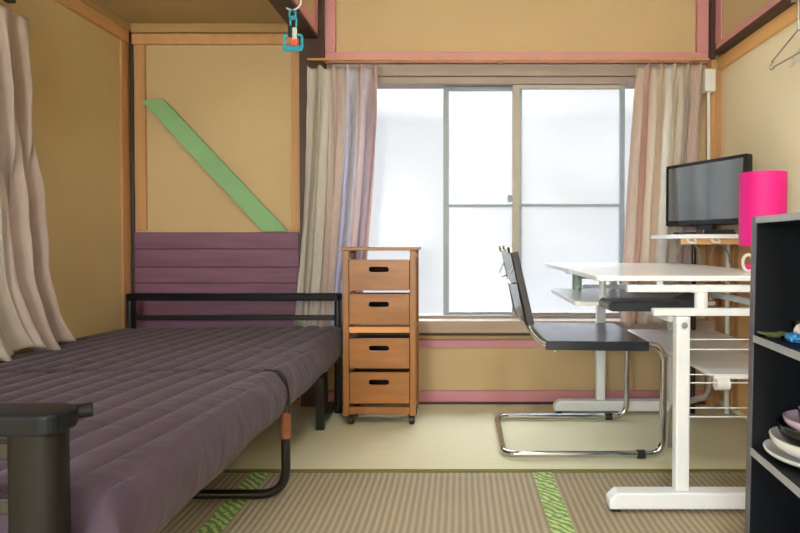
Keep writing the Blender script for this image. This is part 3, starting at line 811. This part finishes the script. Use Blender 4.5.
orn = thing('ornament', 'small white ring with a pink middle standing below the magenta shade', 'ornament', (px0.x, 1.96, .71))
bm = nb(); tube(bm, [(px0.x+.018*math.cos(2*PI*k/24), 1.96, .7105+.005+.026+.026*math.sin(2*PI*k/24)) for k in range(24)], .005, 8, True); obj('ring', bm, 'whitepl', orn, smooth=True)
bm = nb(); lathe(bm, [(0, -.011), (.009, -.006), (.012, 0), (.009, .006), (0, .011)], (px0.x+.001, 1.96, .727), 16); obj('bead', bm, 'magenta', orn, smooth=True, label='pink bead')

# ------------------------------------------------------------------ bookcase
bk = thing('bookcase', 'black three-tier bookcase with pale shelf edges at the right foreground', 'bookcase', (.683, 1.40, 0))
th = -math.atan(.085)
BR = Matrix.Translation((.682, 1.405, 0)) @ Matrix.Rotation(th, 4, 'Z') @ Matrix.Translation((.29, 0, 0)) @ Matrix.Rotation(math.radians(.8), 4, 'Y') @ Matrix.Translation((-.29, 0, 0))
# local: x = depth into the case (0 front), y = 0 far end .. -W near end
BW, BD, BT = .42, .29, .024
def bb(name, m, x0, x1, y0, y1, z0, z1, par=bk, bev=.001, label=None): return bx(name, m, x0, x1, y0, y1, z0, z1, par, bev, BR, label)
TOP = .866
for ya, yb in ((-BT, 0), (-BW, -BW+BT)):
    p_ = bb('side_panel', 'bookcase', .002, BD, ya, yb, 0, TOP)
    bb('edge_band', 'bookedge', 0, .0019, ya, yb, 0, TOP, p_, 0, 'grey edge of the side panel')
bb('back_panel', 'bookcase', BD-.006, BD-.0005, -BW+BT, -BT, .04, TOP-.02)
shz = [(TOP-.016, TOP-.001), (.572, .588), (.306, .322), (.035, .051)]
for a_, b_ in shz:
    s_ = bb('shelf', 'bookcase', .002, BD-.007, -BW+BT+.0005, -BT-.0005, a_, b_)
    bb('edge_band', 'whiteedge', -.001, .0019, -BW+BT+.0005, -BT-.0005, a_, b_, s_, 0, 'pale front edge of the shelf')
bb('kick_board', 'bookcase', .02, .03, -BW+BT+.0005, -BT-.0005, 0, .034)
def bw(x, y, z): return BR @ Vector((x, y, z))
def dish(name, prof, x, y, z, m, label, cat, group=None):
    bm = nb(); c_ = bw(x, y, z); lathe(bm, prof, c_, 40, None, False); o = obj(name, bm, m, None, smooth=True)
    tag(o, label, cat, group); return o
def bowl(r, h, t=.004, foot=.45):
    pr = [(0, 0), (r*foot, 0), (r*foot, .004)]
    for k in range(9):
        a_ = k/8; pr.append((r*(foot+(1-foot)*math.sin(a_*PI/2)), .004+(h-.004)*(1-math.cos(a_*PI/2))))
    for k in range(9):
        a_ = 1-k/8; pr.append(((r-t)*(foot+(1-foot)*math.sin(a_*PI/2))*.995, .004+t+(h-.004-t*.6)*(1-math.cos(a_*PI/2))*.985))
    pr.append((0, .004+t)); return pr
dish('plate', bowl(.115, .022), .118, -.105, .3225, 'china', 'wide white plate at the bottom of dish stack in the black bookcase', 'plate')
dish('bowl', bowl(.105, .042), .120, -.105, .333, 'china', 'white bowl between the plate and black bowl in the bookcase', 'bowl', 'stacked bowls in the bookcase')
dish('bowl', bowl(.095, .058), .124, -.108, .346, 'blackchina', 'black bowl in the middle of the dish stack', 'bowl', 'stacked bowls in the bookcase')
dish('bowl', bowl(.078, .034), .116, -.112, .386, 'lilacchina', 'small lilac white bowl topmost of the dish stack', 'bowl', 'stacked bowls in the bookcase')
cup = bw(.112, -.108, .393)
bm = nb(); lathe(bm, [(0, 0), (.024, 0), (.038, .01), (.044, .045), (.042, .045), (.036, .012), (0, .006)], cup, 24)
M['wine'] = mat('wine_red_glaze', srgb(92, 22, 40), 0.25, var=0.5, scale=(60,60,60))
def spots():
    q = N('wine_red_white_spots'); b = q.b; b.inputs['Roughness'].default_value = .25
    tc = q.n('ShaderNodeTexCoord'); v = q.n('ShaderNodeTexVoronoi', Scale=48.0); q.l(tc.outputs['Object'], v.inputs['Vector'])
    cr = q.n('ShaderNodeValToRGB'); e = cr.color_ramp.elements; e[0].position = .30; e[1].position = .36; e[0].color = srgb(226, 220, 214); e[1].color = srgb(86, 22, 38)
    q.l(v.outputs['Distance'], cr.inputs[0]); q.l(cr.outputs[0], b.inputs['Base Color']); return q.m
M['wine'] = spots()
tag(obj('cup', bm, 'wine', None, smooth=True), 'dark red cup with white spots inside the lilac bowl', 'cup')
# top opening of the bookcase
dish('saucer', bowl(.034, .009, .003), 0.036, -.045, .5885, 'greenplate', 'flat olive green dish on the upper shelf of the bookcase', 'dish')
c_ = bw(.085, -.052, .5885)
bm = nb(); lathe(bm, [(0, 0), (.014, 0), (.016, .036), (.0148, .036), (.013, .004), (0, .004)], c_, 24, None, False)
tag(obj('drinking_glass', bm, 'glass', None, smooth=True), 'small clear glass standing beside the olive green dish', 'glass')
def pouch(name, m, x, y, z, sx, sy, sz_, rz, label, cat, seed):
    bm = nb(); bmesh.ops.create_icosphere(bm, subdivisions=4, radius=1.0); r_ = random.Random(seed); k1 = r_.uniform(2, 5)
    for v in bm.verts:
        c = v.co.copy(); f = 1+.10*math.sin(k1*c.x*2+c.y*5)+.06*math.sin(9*c.y+3*c.z)
        v.co = Vector(((abs(c.x)**.7)*(1 if c.x > 0 else -1)*sx*f, (abs(c.y)**.7)*(1 if c.y > 0 else -1)*sy*f, max(-.8, c.z)*sz_*f))
    lo = min(v.co.z for v in bm.verts)
    for v in bm.verts: v.co.z -= lo
    bmesh.ops.transform(bm, matrix=Matrix.Translation(bw(x, y, z)) @ Matrix.Rotation(rz, 4, 'Z'), verts=bm.verts[:])
    return tag(obj(name, bm, m, None, smooth=True), label, cat)
pouch('packet', 'whitepl', .088, -.100, .589, .030, .020, .020, .4, 'crumpled white packet beside the glass on upper bookcase shelf', 'packet', 1)
pouch('packet', 'bluepack', .050, -.118, .589, .026, .017, .010, 1.2, 'small blue packet at the front of the upper bookcase shelf', 'packet', 2)
bm = nb(); c_ = bw(.165, -.165, .5885); lathe(bm, [(0, 0), (.03, 0), (.042, .03), (.040, .046), (.0385, .046), (.0395, .03), (.028, .004), (0, .004)], c_, 28, None, False)
tag(obj('glass_bowl', bm, 'glass', None, smooth=True), 'clear glass bowl behind the white packet on the upper bookcase shelf', 'glass bowl')

# ------------------------------------------------------------------ clip hanger on the bay beam
hy = 2.50
hp = lambda px, py: at(px, py, hy)
hx = hp(293, 30).x
hg = thing('clip_hanger', 'small cyan clothes-clip hanger dangling from the brown beam', 'clothes hanger', (hx, hy, 1.70))
bm = nb(); tube(bm, fillet([(hx-.035, hy, hp(0, 0).z+.012), (hx-.03, hy, hp(0, 8).z), (hx, hy, hp(0, 11).z), (hx+.032, hy, hp(0, 6).z), (hx+.036, hy, hp(0, -2).z)], .02), .004, 8); obj('hook', bm, 'whitepl', hg, smooth=True)
def ring(p0, p1, y, r, name, m):
    bm = nb(); a_, b_ = hp(*p0), hp(*p1)
    tube(bm, [(u, y, v) for u, v in rrect(min(a_.x, b_.x), max(a_.x, b_.x), min(a_.z, b_.z), max(a_.z, b_.z), .012)], r, 8, True, 1.0); return obj(name, bm, m, hg, smooth=True)
ring((289.5, 10), (295.5, 19), hy, .0045, 'chain_link', 'cyan'); ring((290, 16.5), (296, 28), hy+.004, .0045, 'chain_link', 'cyan')
ring((284, 35), (302, 50), hy, .006, 'clip_frame', 'cyan'); 
bm = nb(); a_ = hp(286, 42.5); b_ = hp(301, 44)
box(bm, a_.x, hp(301, 0).x, hy-.004, hy+.004, hp(0, 50).z, hp(0, 46).z); obj('clip_bar', bm, 'cyan', hg, .002)
bm = nb(); a_ = hp(290, 34); box(bm, a_.x-.008, a_.x+.008, hy-.008, hy+.006, hp(0, 37).z, hp(0, 26).z); obj('peg', bm, 'blackplastic', hg, .003, label='black peg')
bm = nb(); a_ = hp(295, 34); box(bm, a_.x-.010, a_.x+.008, hy-.009, hy+.006, hp(0, 40).z, hp(0, 28).z); obj('peg', bm, 'whitepl', hg, .004, label='white peg')
bm = nb(); a_ = hp(294.5, 43); box(bm, a_.x-.017, a_.x+.015, hy-.010, hy+.005, hp(0, 46.5).z, hp(0, 39.5).z); obj('peg', bm, 'coral', hg, .005, label='coral red peg')

# ------------------------------------------------------------------ coat hangers at right rail
def coat_hanger(Y0, Y1, X, label, zoff=0.0, m='steel'):
    yc = (Y0+Y1)/2; zr = 1.722
    h = thing('coat_hanger', label, 'coat hanger', (X, yc, zr), 0, 'coat hangers on the right wall rail')
    bm = nb()
    top = 1.585+zoff
    tube(bm, fillet([(X, Y1-.02, top-.065), (X, Y1, top-.072), (X, Y1+.002, top-.088), (X, Y1-.014, top-.094), (X, Y1-.03, top-.086), (X, Y0+.035, top-.086), (X, Y0, top-.086), (X, Y0, top-.07), (X, yc-.03, top-.010), (X, yc, top), (X, yc+.03, top-.010), (X, Y1-.01, top-.062)], .012, 5), .0032, 8)
    obj('shoulder_wire', bm, m, h, smooth=True)
    bm = nb(); tube(bm, [(X, yc, top)]+[(X, yc+.0, top+.03)]+[(X, yc+.022-.022*math.cos(a_)+.0-.0, zr-.052+.03*math.sin(a_)+.03) for a_ in [PI*k/8 for k in range(0, 9)]], .0032, 8)
    obj('hook', bm, m, h, smooth=True)
coat_hanger(1.98, 2.36, 1.235, 'chrome wire coat hanger hanging from the right wall rail')
coat_hanger(1.90, 2.27, 1.262, 'white slim coat hanger behind the chrome one on right wall rail', -.015, 'whitepl')
for x in (1.235, 1.262): pass
bm = nb(); tube(bm, [(1.2495-.03, 1.75, 1.705), (1.2495+.03, 2.35, 1.705)], .001, 6); bm.free()
pg = nb(); tube(pg, [(1.222, 2.192, 1.700), (1.298, 2.192, 1.700)], .005, 10); tube(pg, [(1.222, 2.107, 1.700), (1.298, 2.107, 1.700)], .005, 10)
o = obj('hanger_peg', pg, 'steel', wr, smooth=True)

# ------------------------------------------------------------------ electrical box and conduit
eb = thing('junction_box', 'white plastic junction box with conduit at the upper right corner', 'junction box', (1.25, 2.87, 1.6))
a_ = at(705.5, 66, 2.84); b_ = at(716, 91, 2.84)
bx('box_body', 'whitepl', a_.x, b_.x, 2.84, 2.889, b_.z, a_.z-.012, eb, .004)
bm = nb(); xx = at(709.5, 100, 2.855).x; tube(bm, [(xx, 2.865, b_.z), (xx+.002, 2.865, 1.2), (xx+.002, 2.865, .85)], .008, 12); obj('conduit', bm, 'whitepl', eb, smooth=True)

# ------------------------------------------------------------------ light
w = bpy.data.worlds.new('overcast'); S.world = w; w.use_nodes = True
nt = w.node_tree; bg = nt.nodes['Background']
tc = nt.nodes.new('ShaderNodeTexCoord'); sp = nt.nodes.new('ShaderNodeSeparateXYZ'); nt.links.new(tc.outputs['Generated'], sp.inputs[0])
cr = nt.nodes.new('ShaderNodeValToRGB'); e = cr.color_ramp.elements
e[0].position = 0.0; e[0].color = (.063, .064, .065, 1); e[1].position = 1.0; e[1].color = (2.3, 2.4, 2.55, 1)
x = cr.color_ramp.elements.new(0.40); x.color = (.066, .0665, .068, 1)
x = cr.color_ramp.elements.new(0.60); x.color = (.068, .069, .071, 1)
mr = nt.nodes.new('ShaderNodeMapRange'); mr.inputs[1].default_value = -1; mr.inputs[2].default_value = 1
nt.links.new(sp.outputs[2], mr.inputs[0]); nt.links.new(mr.outputs[0], cr.inputs[0])
nt.links.new(cr.outputs[0], bg.inputs[0]); bg.inputs[1].default_value = 7.0
def portal(name, loc, rot, sx, sy):
    l = bpy.data.lights.new(name, 'AREA'); l.shape = 'RECTANGLE'; l.size = sx; l.size_y = sy
    l.cycles.is_portal = True
    o = bpy.data.objects.new(name, l); C.objects.link(o); o.location = loc; o.rotation_euler = rot
portal('daylight_portal', ((WX0+WX1)/2, WB+.13, 1.02), (-PI/2, 0, 0), WX1-WX0, 1.2)
portal('daylight_portal', (XL-.12, (LW[0]+LW[1])/2, (LW[2]+LW[3])/2), (0, -PI/2, 0), LW[3]-LW[2], LW[1]-LW[0])

cam = bpy.data.cameras.new('camera'); co = bpy.data.objects.new('camera', cam); C.objects.link(co)
cam.sensor_width = 36; cam.lens = F/800*36; cam.shift_x = -(PX-400)/800; cam.shift_y = -(266.5-CY)/800
cam.clip_start = .02
co.location = (0, 0, CH); co.rotation_euler = (PI/2-PITCH, 0, 0)
S.camera = co
S.view_settings.view_transform = 'Standard'; S.view_settings.look = 'None'; S.view_settings.gamma = 1; S.view_settings.use_curve_mapping = False
S.view_settings.exposure = 0.0
